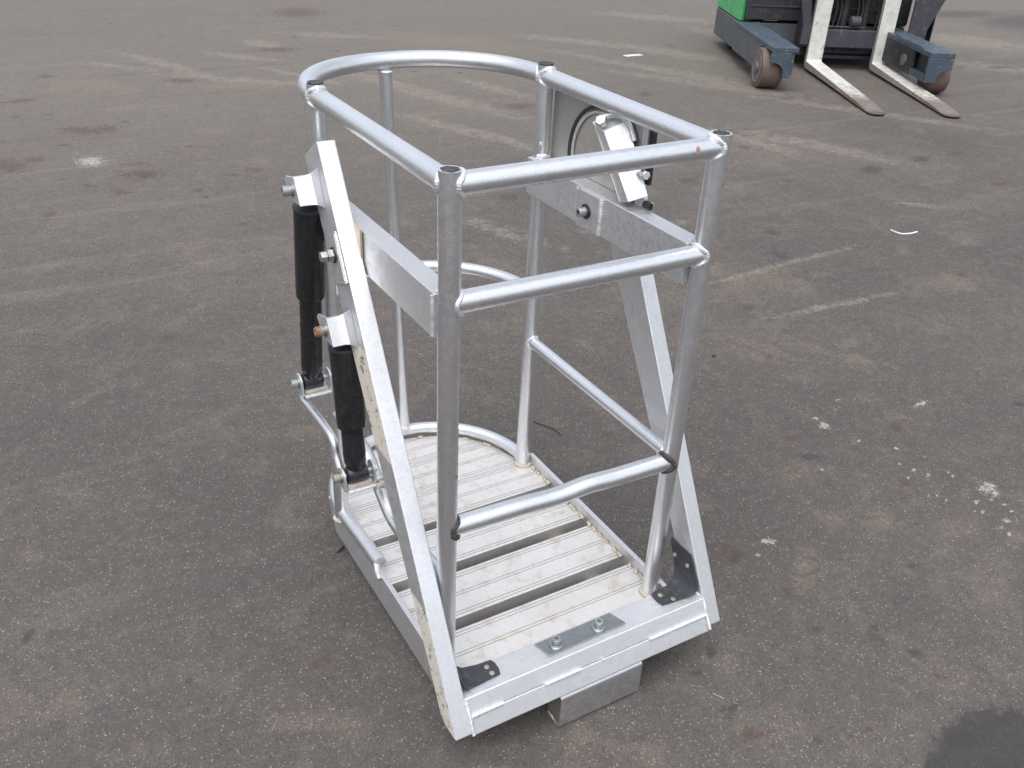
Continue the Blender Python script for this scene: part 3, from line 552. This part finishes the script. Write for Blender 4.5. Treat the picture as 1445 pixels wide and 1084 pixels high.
# ---- damper clevis tabs on the left arm and the two dampers
def clevis(z, th=.0065):
    """folded plate: sloped front face with a concave fillet into the arm side, outer cheek behind it"""
    sl = .597/1.025
    y0 = arm_y(z) + .060
    bm = B(); prof = []
    xs = [-.1035, -.1005, -.090, -.078, -.070, -.0645, -.0605]
    dy = [.0, -.0, -.0, -.0005, -.003, -.010, -.020]
    zh = .0245
    fr = []
    for x, d in zip(xs, dy):
        fl = max(0, -d)*.9
        fr.append((x, y0 + d, fl))
    lo, hi, lo2, hi2 = [], [], [], []
    for x, y, fl in fr:
        lo.append(bm.verts.new((x, y - sl*zh, z - zh - fl*.2))); hi.append(bm.verts.new((x, y + sl*zh, z + zh + fl)))
        lo2.append(bm.verts.new((x, y - sl*zh + th, z - zh - fl*.2))); hi2.append(bm.verts.new((x, y + sl*zh + th, z + zh + fl)))
    n = len(fr)
    for i in range(n - 1):
        bm.faces.new((lo[i], lo[i+1], hi[i+1], hi[i])); bm.faces.new((lo2[i+1], lo2[i], hi2[i], hi2[i+1]))
        bm.faces.new((hi[i], hi[i+1], hi2[i+1], hi2[i])); bm.faces.new((lo2[i], lo2[i+1], lo[i+1], lo[i]))
    bm.faces.new((lo[0], hi[0], hi2[0], lo2[0])); bm.faces.new((lo[-1], lo2[-1], hi2[-1], hi[-1]))
    t = part('damper_tab', bm, 'flat', la, bevel=.0008)
    # outer cheek plate running back from the folded edge
    ck = prism(B(), [(y0 - sl*zh + .002, z - zh), (y0 + sl*zh + .002, z + zh), (y0 + sl*zh + .050, z + zh - .012), (y0 + sl*zh + .058, z + .004), (y0 + .040, z - zh - .004)], 'x', -.1037, -.0985)
    part('cheek', ck, 'flat', t, bevel=.001)
    return y0 + .030
def damper(top, bot, r, split, name_label):
    top, bot = Vector(top), Vector(bot); ax = (bot-top); Ln = ax.length; ax.normalize()
    d = part('damper', revolve(B(), top, ax, [(-.001, r*.80), (-.001, r*.98), (.004, r*1.0), (Ln*split-.012, r), (Ln*split-.003, r*.97), (Ln*split, r*.80)], 40), 'shock', la, name_label)
    part('lower_tube', revolve(B(), top + ax*(Ln*split - .002), ax, [(0, r*.77), (Ln*(1-split)-.045, r*.77), (Ln*(1-split)-.040, r*.79), (Ln*(1-split)-.018, r*.76), (Ln*(1-split)-.008, r*.66), (Ln*(1-split)-.002, r*.62)], 40), 'shock', d)
    part('rim', revolve(B(), top - ax*.0015, ax, [(0, r*1.03), (.0016, r*1.05), (.0045, r*1.03), (.005, r*.9)], 40), 'rubber', d)
    e = bot + ax*.010
    part('bushing', revolve(B(), e + Vector((-.023, 0, 0)), (1, 0, 0), [(0, .015), (.002, .018), (.010, .0195), (.036, .0195), (.044, .018), (.046, .015)], 28), 'bush', d)
    # upper eye
    part('bushing', revolve(B(), top - ax*.022 + Vector((-.022, 0, 0)), (1, 0, 0), [(0, .015), (.001, .017), (.043, .017), (.044, .015)], 24), 'bush', d)
    return e
for z, label, r, top, bot, bx in (
    (.938, 'longer black damper hanging farther back on the left arm', .0305, (-.068, .482, .889), (-.070, .535, .473), 1),
    (.700, 'shorter rusty black damper nearer the front of the left arm', .0305, (-.066, .328, .648), (-.068, .292, .372), 2)):
    yb = clevis(z)
    e = damper(top, bot, r, .50 if bx == 1 else .64, label)
    socket_bolt((-.104, yb - .004, z - .004 if bx == 1 else z - .006), (-1, 0, 0), .0105, .017, la, 'bolt' if bx == 1 else 'rustbolt', .013)
    # lower bracket: U of plate around the bush
    x0, x1 = -.097, -.035
    y, zb = e.y, e.z
    bm = B()
    brk = part('damper_bracket', box(B(), x0, x1, y - .026, y + .024, zb - .0265, zb - .0215), 'flat', bk, bevel=.001)
    def cheekpoly():
        out = [(y - .022, zb - .0267)]
        for k in range(13):
            a = math.pi*k/12; out.append((y - .020*math.cos(a)*1.0, zb + .004 + .017*math.sin(a)))
        out.append((y + .022, zb - .0267)); return out
    part('cheek', prism(B(), cheekpoly(), 'x', x0 - .005, x0 - .0002), 'flat', brk, bevel=.001)
    part('cheek', prism(B(), cheekpoly(), 'x', x1 + .0002, x1 + .005), 'flat', brk, bevel=.001)
    part('weld_bead', bead(B(), [(x0 + .004, y - .010, zb - .0205), (x0 + .02, y - .012, zb - .0200), (x1 - .004, y - .010, zb - .0205)], .006), 'weld_dirty', brk)
    part('weld_bead', bead(B(), [(x0, y - .027, zb - .026), (x1, y - .027, zb - .026)], .003), 'weld', brk)
    socket_bolt((x0 - .005, y, zb), (-1, 0, 0), .0095, .014, brk, 'bolt' if bx == 1 else 'rustbolt', .0125)
    hexhead((x1 + .005, y, zb), (1, 0, 0), .009, .009, brk)
    part('bolt', cyl(B(), (x0 - .004, y, zb), (x1 + .004, y, zb), .0055, 12), 'hex', brk)
    if bx == 1: E1 = e.copy()
    else: E2 = e.copy()
# bracket carrier tubes
c1, c2 = E1, E2
t1 = smoothpath([(-.010, c1.y + .055, c1.z - .075), (-.045, c1.y + .030, c1.z - .052), (-.080, c1.y + .018, c1.z - .046), (-.094, c1.y - .004, c1.z - .042), (-.094, c1.y - .05, c1.z - .042), (-.094, c1.y - .14, c1.z - .038), (-.093, c1.y - .185, c1.z - .046), (-.093, c2.y + .045, c2.z + .022), (-.090, c2.y + .018, c2.z - .014), (-.075, c2.y, c2.z - .036), (-.040, c2.y, c2.z - .034), (-.012, c2.y + .006, c2.z - .036), (0, c2.y + .010, c2.z - .060)], 7)
o = part('carrier_tube', tube(B(), t1, .0095, 20), 'tube', bk)
part('weld_bead', bead(B(), [(-.034, c2.y - .026, c2.z - .030), (-.026, c2.y - .02, c2.z - .034), (-.016, c2.y - .012, c2.z - .040)], .0075), 'weld_dirty', o)
part('weld_bead', bead(B(), [(-.034, c2.y + .004, c2.z - .02), (-.026, c2.y + .006, c2.z + .002)], .007), 'weld', o)

# ---- right side: sheet panel, round port, latch box
pn = part('side_panel', box(B(), .5665, .5695, .250, .585, .862, 1.052), 'plate_dull' if 'plate_dull' in M else 'flat', bk, label='dull aluminium sheet behind the right rail', bevel=.0006)
rc = (.5555, .375, .935)
ring = [(rc[0], rc[1] + .118*math.cos(a), rc[2] + .118*math.sin(a)) for a in [2*math.pi*k/64 for k in range(64)]]
part('seal_ring', tube(B(), ring, .0042, 10, closed=True), 'rubber', pn)
ring2 = [(rc[0] + .001, rc[1] + .107*math.cos(a), rc[2] + .107*math.sin(a)) for a in [2*math.pi*k/64 for k in range(64)]]
part('port_rim', tube(B(), ring2, .0035, 12, closed=True), 'flat', pn)
part('port_cover', revolve(B(), (.5645, rc[1], rc[2]), (-1, 0, 0), [(0, .104), (.003, .104), (.0045, .09), (.005, .05), (.005, .001)], 56), 'cover', pn)
part('edge_strip', box(B(), .571, .580, .219, .238, .930, 1.045), 'black', bk, bevel=.001)
part('edge_strip', box(B(), .5655, .5745, .232, .2495, .905, 1.048), 'flat', bk, bevel=.001)
# latch box: inner-back (.366,1.033)-(.246,.892); inner-front (.318,1.023)-(.214,.907)
lt = part('latch_box', hexa(B(), [(.520, .246, .892), (.520, .214, .903), (.556, .196, .917), (.556, .236, .900),
                                  (.520, .366, 1.030), (.520, .320, 1.022), (.556, .290, 1.048), (.556, .345, 1.050)]), 'flat', bk, bevel=.0016)
part('seam', bead(B(), [(.5185, .240, .896), (.5185, .352, 1.028)], .0012), 'weld_dirty', lt)
part('weld_bead', bead(B(), [(.530, .338, 1.046), (.541, .322, 1.054), (.552, .300, 1.054), (.557, .280, 1.036), (.557, .262, 1.012)], .0065), 'weld', lt)
hexhead((.524, .334, 1.034), (-.55, -.35, .6), .0125, .016, lt)
part('bolt', revolve(B(), (.549, .226, .956), (-.35, -.9, .3), [(0, .0062), (.016, .0062), (.018, .005), (.018, .001)], 16), 'hex', lt)
part('bolt', revolve(B(), (.556, .215, .955), (-.35, -.9, .3), [(0, .009), (.010, .009), (.011, .007)], 6), 'hex', lt, ang=20)
part('hinge_lug', prism(B(), [(.205, .888), (.240, .888), (.236, .912), (.222, .920), (.208, .908)], 'x', .556, .566), 'flat', bk, bevel=.001)
part('bolt', revolve(B(), (.560, .196, .896), (0, -1, 0), [(-.012, .008), (.006, .008), (.007, .006)], 16), 'black', bk)
part('bolt', revolve(B(), (.566, .205, .892), (.6, -.8, .2), [(0, .007), (.010, .007), (.0115, .005)], 12), 'weld', bk)
# small dimples/studs on post D
part('stud', revolve(B(), (W - .012, L - R*.80, .80), (-.5, -.86, 0), [(0, .0045), (.002, .004), (.003, .001)], 12), 'weld', bk)
part('stud', revolve(B(), (W - .012, L - R*.80, .925), (-.5, -.86, 0), [(0, .0045), (.002, .004), (.003, .001)], 12), 'weld', bk)
part('weld_bead', bead(B(), [(W - .020, L - .012, .895), (W, L - .021, .897), (W + .012, L - .018, .893)], .004), 'weld', bk)

# ---- floor: grooved planks
def plank(y0, y1, z=0.0):
    g = .0022; d = .0018; wdt = y1 - y0
    feats = []          # groove pairs across the plank
    for c in (.09, .50, .90):
        feats += [(y0 + wdt*c - .0042), (y0 + wdt*c + .0042)]
    ys = [(y0, -.040), (y0, -.0012), (y0 + .0012, 0)]
    for f in sorted(feats): ys += [(f - g/2, 0), (f - g/2 + .0004, -d), (f + g/2 - .0004, -d), (f + g/2, 0)]
    ys += [(y1 - .0012, 0), (y1, -.0012), (y1, -.040)]
    if y0 > .55:        # rounded end boards get extra samples so the arc reads
        fine = []
        for a, b in zip(ys, ys[1:]):
            fine.append(a); k = int(abs(b[0]-a[0])/.006)
            for i in range(1, k + 1): fine.append((a[0] + (b[0]-a[0])*i/(k+1), a[1] + (b[1]-a[1])*i/(k+1)))
        fine.append(ys[-1]); ys = fine
    def xr(y):
        if y <= L: return (.002, W + .0165)
        hh = math.sqrt(max(.262**2 - (y - L)**2, .0009)) + (.0 if y > L + .06 else .008*(1 - (y-L)/.06))
        return (W/2 - min(hh, W/2 - .004), W/2 + min(hh + max(0, .010*(1 - (y-L)/.05)), W/2 + .0165))
    bm = B(); left = []; right = []
    for y, zz in ys:
        a, b = xr(y); left.append(bm.verts.new((a, y, z + zz))); right.append(bm.verts.new((b, y, z + zz)))
    for i in range(len(ys) - 1):
        f = bm.faces.new((left[i], right[i], right[i+1], left[i+1]))
        if ys[i][1] < 0 and ys[i+1][1] < 0 and ys[i][1] > -.01 and ys[i+1][1] > -.01: f.material_index = 1
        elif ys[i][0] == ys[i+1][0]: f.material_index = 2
        elif min(ys[i][1], ys[i+1][1]) > -.003 and ys[i][1] != ys[i+1][1] and y0 + .003 < ys[i][0] < y1 - .003: f.material_index = 1
    bm.faces.new((left[-1], right[-1], right[0], left[0]))
    bm.faces.new(left[::-1]); bm.faces.new(right); 
    return bm
rows = [(-.030, .105), (.137, .276), (.308, .446), (.474, .601), (.6035, .733), (.7355, .853)]
for i, (a, b) in enumerate(rows):
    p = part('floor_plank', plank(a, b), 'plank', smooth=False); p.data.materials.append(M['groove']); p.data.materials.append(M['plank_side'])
    if i == 0: p['label'] = 'front floor plank with brown dirt stains'
# side rails, left one leaning in at the bottom
rr_ = part('floor_rail', prism(B(), [(.5605, -.062), (.5605, .031), (.5725, .031), (.5725, -.062)], 'y', -.028, L - .005), 'flat', bevel=.0015)
lr = part('floor_rail', prism(B(), [(-.011, .028), (.001, .028), (.018, -.060), (.012, -.098), (.004, -.098)], 'y', -.030, L + .07), 'flat', bevel=.0015)
o = part('weld_bead', bead(B(), [(-.006, .352, .036), (-.012, .335, .030), (-.014, .315, .020)], .007), 'weld', lr)
# rim tube: arc round the back, left leg runs forward along the rail
rim = arc(.022, .017, ry=.276)
rim = [(0.0, .345, .040), (0.0, .42, .036), (0.0, .52, .026)] + rim
o = part('floor_rim', tube(B(), rim, .0165, 24), 'tube')
part('weld_bead', bead(B(), ringpts((W, L + .01, .02), (.2, 1, 0), .0175, 20), .003), 'weld', o)
# rough welds / grime where planks meet the rails
rnd = random.Random(5)
for (a, b) in rows[:4]:
    for k in range(6):
        y = a + (b - a)*(.06 + .175*k) + rnd.uniform(-.01, .01); l = rnd.uniform(.008, .02)
        part('weld_bead', bead(B(), [(.5580, y - l/2, .002), (.5555, y - l/5, .003), (.5572, y + l/5, .004), (.5585, y + l/2, .002)], rnd.uniform(.0035, .0055)), 'weld_dirty')
for k in range(9):
    a = math.pi*(.16 + .085*k); 
    c = Vector((W/2 + .256*math.cos(a), L + .256*math.sin(a), .003)); t = Vector((-math.sin(a), math.cos(a), 0))*rnd.uniform(.006, .014)
    part('weld_bead', bead(B(), [c - t, c, c + t], rnd.uniform(.003, .0045)), 'weld_dirty')
# bearers under the planks
for x0 in (.05, .46):
    part('floor_bearer', box(B(), x0, x0 + .04, -.02, .80, -.098, -.0405), 'tube_dull', bevel=.002)
part('cross_bearer', box(B(), .02, .556, -.070, -.035, -.060, -.004), 'tube_dull', bevel=.002)

# ---- front beam: two stacked bars between the arms
# front face parallel to the sloping arms
bt = part('front_beam', prism(B(), [(-.1270, .0660), (-.0620, .0660), (-.0780, .0335), (-.1457, .0335)], 'x', -.0225, .5885), 'flat', bevel=.0022)
bb = part('front_beam', prism(B(), [(-.1460, .0330), (-.0784, .0330), (-.0980, -.0010), (-.1656, -.0010)], 'x', -.0225, .5885), 'flat', bevel=.0022)
def stitch(x0, x1): part('weld_bead', bead(B(), [(x0, -.1478, .0340), (x1, -.1478, .0340)], .0044, .0046), 'weld', bt)
stitch(-.018, .058); stitch(.155, .245); stitch(.300, .305); stitch(.425, .586)
part('weld_bead', bead(B(), [(-.0205, -.1290, .064), (-.0200, -.1485, .032), (-.0205, -.1670, .001)], .0048, .0045), 'weld', bt)
part('weld_bead', bead(B(), [(.5885, -.1290, .066), (.5885, -.1485, .032), (.5890, -.1665, .003)], .0048, .0045), 'weld', bt)
part('weld_bead', bead(B(), [(.587, -.122, .067), (.5875, -.10, .0675), (.5875, -.070, .067)], .0035), 'weld', bt)
# slit of shadow between beam and first plank is real space; gusset near post B
part('gusset', prism(B(), [(.515, .0), (.558, .0), (.552, .024)], 'y', -.034, -.026), 'weld', bk, bevel=.001)
# bolted plate with two socket bolts
pp = part('clamp_plate', prism(B(), [(.166, -.086), (.362, -.0845), (.376, -.1265), (.178, -.1285)], 'z', .0855, .0895), 'plate', bt, bevel=.0008)
for x in (.2065, .3155): socket_bolt((x, -.108, .0895), (0, 0, 1), .0098, .014, pp, 'bolt', .0165)
# rubber corner strips
def ribbon(pts, y0s, y1s, t=.003):
    bm = B(); A, Bv, Cc, D = [], [], [], []
    n = len(pts)
    for i, (x, z) in enumerate(pts):
        j0, j1 = max(i-1, 0), min(i+1, n-1)
        d = Vector((pts[j1][0]-pts[j0][0], pts[j1][1]-pts[j0][1])).normalized(); nn = Vector((-d.y, d.x))*t
        A.append(bm.verts.new((x, y0s[i], z))); Bv.append(bm.verts.new((x, y1s[i], z)))
        Cc.append(bm.verts.new((x + nn.x, y0s[i], z + nn.y))); D.append(bm.verts.new((x + nn.x, y1s[i], z + nn.y)))
    for i in range(n-1):
        bm.faces.new((A[i], A[i+1], Bv[i+1], Bv[i])); bm.faces.new((Cc[i], D[i], D[i+1], Cc[i+1]))
        bm.faces.new((A[i], Cc[i], Cc[i+1], A[i+1])); bm.faces.new((Bv[i], Bv[i+1], D[i+1], D[i]))
    bm.faces.new((A[0], Bv[0], D[0], Cc[0])); bm.faces.new((A[-1], Cc[-1], D[-1], Bv[-1])); return bm
rp = [(.480, .0855), (.484, .0855), (.530, .0856), (.548, .0862), (.562, .091), (.572, .101), (.577, .115), (.5785, .140), (.5785, .160), (.5785, .172)]
ry0 = [-.108, -.120, -.124, -.126, -.128, -.130, -.122, -.108, -.097, -.088]
ry1 = [-.084, -.078, -.074, -.066, -.058, -.050, -.042, -.028, -.018, -.018]
rs = part('corner_strip', ribbon(rp, ry0, ry1, .0032), 'rubber', bk, 'black rubber strip bent up onto the right arm')
for (x, y, z, nx) in ((.497, -.093, .0888, 0), (.516, -.116, .0888, 0)):
    part('rivet', revolve(B(), (x, y, z), (0, 0, 1), [(0, .0062), (.0012, .0058), (.0018, .003), (.0006, .0026), (.0006, .0005)], 14), 'brass', rs)
for (y, z) in ((-.038, .135), (-.083, .137)):
    part('rivet', revolve(B(), (.5755, y, z), (-1, 0, 0), [(0, .0062), (.0012, .0058), (.0018, .003), (.0006, .0026), (.0006, .0005)], 14), 'brass', rs)
lp = [(x1, z) for x1, z in [(.067, .0855), (.063, .0855), (.030, .0856), (.000, .0862), (-.014, .091), (-.024, .101), (-.0285, .115), (-.0295, .132)]]
ls = part('corner_strip', ribbon([(x, z) for x, z in lp], [-.108, -.121, -.124, -.126, -.128, -.130, -.122, -.111], [-.090, -.080, -.078, -.072, -.062, -.052, -.046, -.042], -.0032), 'rubber', bk, 'black rubber strip lying on the beam beside the left arm')
for (x, y) in ((.046, -.094), (.048, -.113)):
    part('rivet', revolve(B(), (x, y, .0888), (0, 0, 1), [(0, .0058), (.0012, .0054), (.0018, .003), (.0006, .0026), (.0006, .0005)], 14), 'brass', ls)
# beam assembly sits slightly forward, flush with the arm ends
def shift(o, d):
    for v in o.data.vertices: v.co += Vector(d)
    for c in o.children: shift(c, d)
for o_ in (pp, rs, ls): shift(o_, (.009, .0167, -.0190))
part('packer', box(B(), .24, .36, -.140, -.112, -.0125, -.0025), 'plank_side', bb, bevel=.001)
# foot channel under the beam
def cprof(y0, y1, z0, z1, t=.005, r=.010):
    # C section open to the back: outer then inner outline, rounded front corners
    out = [(y1, z1)]
    for k in range(7): a = math.pi/2 + math.pi/2*k/6; out.append((y0 + r + r*math.cos(a), z1 - r + r*math.sin(a)))
    for k in range(7): a = math.pi + math.pi/2*k/6; out.append((y0 + r + r*math.cos(a), z0 + r + r*math.sin(a)))
    out.append((y1, z0)); out.append((y1, z0 + t)); ri = r - t
    for k in range(7): a = 1.5*math.pi - math.pi/2*k/6; out.append((y0 + r + ri*math.cos(a), z0 + r + ri*math.sin(a)))
    for k in range(7): a = math.pi - math.pi/2*k/6; out.append((y0 + r + ri*math.cos(a), z1 - r + ri*math.sin(a)))
    out.append((y1, z1 - t)); return out
fc = part('foot_channel', prism(B(), cprof(-.1605, -.110, -.1090, -.0130), 'x', .192, .405), 'foot', bk, label='short folded channel under the front beam resting on asphalt', bevel=.0006)
part('end_plate', box(B(), .1945, .1985, -.1535, -.111, -.1020, -.0200), 'dirty_foot', fc)
part('weld_bead', bead(B(), [(.197, -.114, -.101), (.196, -.135, -.105), (.198, -.150, -.104)], .004), 'weld_dirty', fc)
# ================================================================ the reach truck beyond
TY = math.radians(-27.5)
tk = root('reach_truck', 'green and dark grey reach truck with two worn white forks lowered', 'forklift', (5.6, 3.9, 0), TY)
def tp(name, bm, mat, parent=tk, label=None, **k):
    o = link(name, bm, mat, parent, z=0, **k)
    if label: o['label'] = label
    return o
# local: +x = photo right, -y = toward the camera (fork tips), z up
sk = tp('body', prism(B(), [(-.735, .99), (-.735, 1.80), (-.60, 1.98), (.60, 1.98), (.735, 1.80), (.735, .99)], 'z', .095, .335), 'truck_grey', bevel=.012, label='dark grey lower skirt')
tp('cover', prism(B(), [(-.737, .985), (-.737, 1.81), (-.60, 2.0), (.60, 2.0), (.737, 1.81), (.737, .985), (.52, 1.12), (-.50, 1.12)], 'z', .339, 1.25), 'truck_green', label='bright green upper bodywork', bevel=.012)
tp('battery_front', box(B(), -.70, .738, .972, 1.118, .36, 1.20), 'truck_black', bevel=.008)
for z in (.47, .60, .73): tp('panel_rib', box(B(), -.66, .66, .962, .9715, z, z + .012), 'truck_mast')
def leg(s, x0, x1, yend=-.13):
    """s = -1 left, +1 right; x0..x1 outer..inner"""
    o, i = (x0, x1) if s < 0 else (x1, x0)   # o outer, i inner
    a, b = min(x0, x1), max(x0, x1)
    prof = [(yend, .338), (yend, .30), (.985, .30), (.985, .338)]
    lg = tp('support_leg', prism(B(), prof, 'x', a, b), 'truck_blue', bevel=.005)
    # outer web with wheel arch
    R0, wc, wz = .185, .055, .150
    def web(y0, y1, zlow):
        pts = [(y1, .2995), (y1, zlow), (wc + math.sqrt(R0**2 - (zlow - wz)**2) + .01, zlow)]
        a0 = math.asin((zlow - wz)/R0)
        for k in range(13):
            t = a0 + (math.pi/2 + .36 - a0)*k/12
            z = wz + R0*math.sin(t)
            if z < .2995 and wc + R0*math.cos(t) > y0: pts.append((wc + R0*math.cos(t), min(z, .297)))
        pts += [(wc + .06, .2995)]
        return pts
    ow = (o, o + .020) if s < 0 else (o - .020, o)
    tp('web', prism(B(), web(yend, .985, .110), 'x', min(ow), max(ow)), 'truck_grey' if s < 0 else 'truck_blue', lg, bevel=.003)
    iw = (i - .05, i - .022) if s < 0 else (i, i + .03)
    tp('web', box(B(), min(iw), max(iw), .16 if s > 0 else yend + .012, .985, .112, .2995), 'truck_blue' if s < 0 else 'truck_black', lg, bevel=.003)
    return lg, o, i
def wheel(cx, cy, r, wdt, outer):
    wb = revolve(B(), (cx - wdt/2, cy, r), (1, 0, 0), [(0, r*.80), (.004, r*.965), (.014, r), (wdt-.014, r), (wdt-.004, r*.965), (wdt, r*.80)], 48)
    wh = tp('load_wheel', wb, 'wheel')
    sx = cx - wdt/2 - .001 if outer < 0 else cx + wdt/2 + .001
    tp('hub', revolve(B(), (sx, cy, r), (outer, 0, 0), [(0, r*.78), (.003, r*.78), (.004, r*.70), (-.004, r*.64), (-.006, r*.30), (.012, r*.28), (.014, r*.2), (.014, .001)], 40), 'rim', wh)
    return wh
l1, _, _ = leg(-1, -.768, -.560)
# front end block of left leg with arch bite, plus inner foot
def endblock(x0, x1, z0, z1, cut_x, cut_r, name, parent, yf=-.135, yb=-.108, side=-1):
    pts = [(x0, z1), (x1, z1)]
    if side < 0: pts = [(x1, z1), (x0, z1), (x0, .215)] + [(x0 + (cut_x - x0)*math.sin(t), .150 + .075*math.cos(t)) for t in [math.pi/2*k/6 for k in range(1, 6)]] + [(cut_x, .150), (cut_x, z0), (x1, z0)]
    else: pts = [(x0, z1), (x1, z1), (x1, .215)] + [(x1 - (x1 - cut_x)*math.sin(t), .130 + .085*math.cos(t)) for t in [math.pi/2*k/6 for k in range(1, 6)]] + [(cut_x, .130), (cut_x, z0), (x0, z0)]
    return tp(name, prism(B(), pts, 'y', yf, yb), 'truck_blue', parent, bevel=.004)
endblock(-.764, -.612, .112, .2995, -.660, .1, 'end_plate', l1)
tp('foot', box(B(), -.655, -.575, -.10, .02, .105, .140), 'truck_blue', l1, bevel=.008)
wheel(-.722, .055, .150, .175, -1)
l2, _, _ = leg(1, .470, .672)
endblock(.470, .668, .115, .2995, .560, .1, 'end_plate', l2, side=1)
tp('foot', box(B(), .472, .520, -.10, .16, .115, .165), 'truck_blue', l2, bevel=.004)
tp('recess_plate', box(B(), .535, .560, -.09, .30, .14, .296), 'truck_mast', l2, bevel=.003)
tp('axle_boss', revolve(B(), (.46, .30, .20), (1, 0, 0), [(0, .045), (.012, .045), (.02, .03), (.02, .001)], 24), 'rim', l2)
tp('guide_bar', box(B(), .475, .492, .02, .95, .3385, .3445), 'plate', l2)
wheel(.635, .060, .138, .150, 1)
# rear drive wheels
for x in (-.60, .60): tp('drive_wheel', revolve(B(), (x - .04, 1.62, .14), (1, 0, 0), [(0, .11), (.006, .136), (.012, .14), (.068, .14), (.074, .136), (.08, .11)], 36), 'truck_black')
# mast
for s in (-1, 1):
    x = .33 + s*.50
    m = tp('mast_rail', box(B(), x - .055, x + .055, .86, .968, .10, 2.2), 'truck_mast', bevel=.006)
    tp('flange', box(B(), x - .062 if s < 0 else x + .0555, x - .0555 if s < 0 else x + .062, .80, .965, .16, 2.15), 'truck_black', m)
tp('mast_tie', box(B(), -.11, .77, .90, .955, .075, .105), 'truck_blue', bevel=.006)
tp('mast_tie', box(B(), -.11, .77, .880, .95, .125, .155), 'truck_mast', bevel=.006)
# carriage
cg = tp('fork_carriage', box(B(), -.245, .80, .765, .835, .190, .335), 'truck_mast', bevel=.008)
tp('top_bar', box(B(), -.245, .80, .765, .83, .62, .74), 'truck_mast', cg, bevel=.008)
tp('end_plate', prism(B(), [(.66, .19), (.795, .19), (.815, .36), (.93, .66), (.66, .66)], 'y', .735, .764), 'truck_mast', cg, bevel=.006)
tp('end_plate', prism(B(), [(-.262, .215), (-.15, .205), (-.15, .36), (-.19, .37), (-.245, .66), (-.34, .66), (-.262, .37)], 'y', .735, .764), 'truck_mast', cg, bevel=.006)
tp('cylinder', cyl(B(), (.12, .87, .16), (.12, .87, 1.6), .035, 20), 'truck_black')
tp('cylinder', cyl(B(), (.30, .87, .16), (.30, .87, 1.6), .035, 20), 'truck_black')
for i, (x, r) in enumerate(((.01, .008), (.05, .008), (.20, .007), (.235, .009), (.38, .009))):
    tp('hydraulic_hose', tube(B(), smoothpath([(x, .80, .34), (x + .02, .82, .50), (x - .01, .84, .70), (x, .85, 1.2)], 6), r, 10), 'black')
tp('accumulator', revolve(B(), (.20, .80, .40), (1, 0, 0), [(-.05, .02), (-.04, .045), (.04, .045), (.05, .02)], 20), 'truck_mast')
tp('hose_clip', box(B(), -.08, .30, .79, .80, .355, .362), 'plate')
tp('yellow_mark', box(B(), -.52, -.40, 1.0, 1.003, .352, .36), 'brass')
# forks
def fork(x0, x1, tx, yt=-.70):
    w_ = x1 - x0
    # side profile (y, z): heel radius then tapered blade; slight yaw handled by vertex shift
    th = .042
    outer = [(.757, .70), (.757, .12)]
    for k in range(8): a = math.pi*2 - math.pi/2*k/7; outer.append((.757 - .052 + .052*math.cos(a), .092 + .052*math.sin(a) - .012))
    outer += [(.0, .022), (-.5, .014), (yt, .012)]
    inner = [(yt, .020), (-.5, .036), (.0, .056)]
    for k in range(5): a = 1.5*math.pi + math.pi/2*k/4; inner.append((.757 - th - .02 + .02*math.cos(a), .102 + .02*math.sin(a)))
    inner += [(.757 - th, .70)]
    bm = B(); prism(bm, outer + inner, 'x', x0, x1)
    bmesh.ops.triangulate(bm, faces=[f for f in bm.faces if len(f.verts) > 4])
    for v in bm.verts:
        t = min(max((.70 - v.co.y)/1.4, 0), 1); v.co.x += (tx - (x0+x1)/2)*t
    f = tp('fork', bm, 'fork', bevel=.004)
    # rounded steel tip
    cx = tx; tb = B(); hw = w_/2
    poly = [(cx - hw, yt + .002), (cx + hw, yt + .002), (cx + hw*.98, yt - .03), (cx + hw*.55, yt - .062), (cx, yt - .07), (cx - hw*.55, yt - .062), (cx - hw*.98, yt - .03)]
    prism(tb, poly, 'z', .0125, .0195)
    tp('tip', tb, 'fork_tip', f, bevel=.002)
    return f
fork(-.186, -.052, -.113); fork(.389, .523, .455)

# ================================================================ litter
def litter(name, label, cat, bm, mat, group=None):
    o = link(name, bm, mat, None, z=0); o['label'] = label; o['category'] = cat
    if group: o['group'] = group
    return o
litter('twig', 'thin dark curved twig on the asphalt right of the basket back', 'twig', tube(B(), smoothpath([(.775, .905, .004), (.795, .872, .003), (.812, .835, .004), (.815, .798, .003)], 5), [.0016]*16, 6), 'black')
litter('twig', 'short dark crumb of bark on the asphalt left of the floor rail', 'twig', tube(B(), smoothpath([(-.022, .590, .004), (-.010, .596, .006), (.004, .606, .004)], 5), [.0022, .003, .0035, .003, .0025, .004, .0035, .003, .003, .002, .0015], 6), 'black')
litter('plastic_scrap', 'small white bent sliver of plastic on the asphalt at the right', 'scrap', tube(B(), smoothpath([(3.340, 1.625, .004), (3.335, 1.590, .006), (3.352, 1.562, .004), (3.40, 1.548, .004), (3.45, 1.552, .003)], 5), .0045, 6), 'white_paint')
litter('paper_scrap', 'small flat white scrap lying left of the truck', 'scrap', box(B(), 4.60, 4.78, 5.60, 5.66, .001, .004), 'white_paint')
litter('toothpick', 'pale thin stick lying beside a dark oil spot', 'stick', cyl(B(), (.553, -.243, .002), (.566, -.268, .002), .0011, 6), 'grit_pale')
litter('pebble', 'black pebble on the asphalt right of the basket', 'pebble', revolve(B(), (1.62, .99, 0), (0, 0, 1), [(0, .006), (.004, .008), (.007, .005), (.008, .001)], 8), 'black')
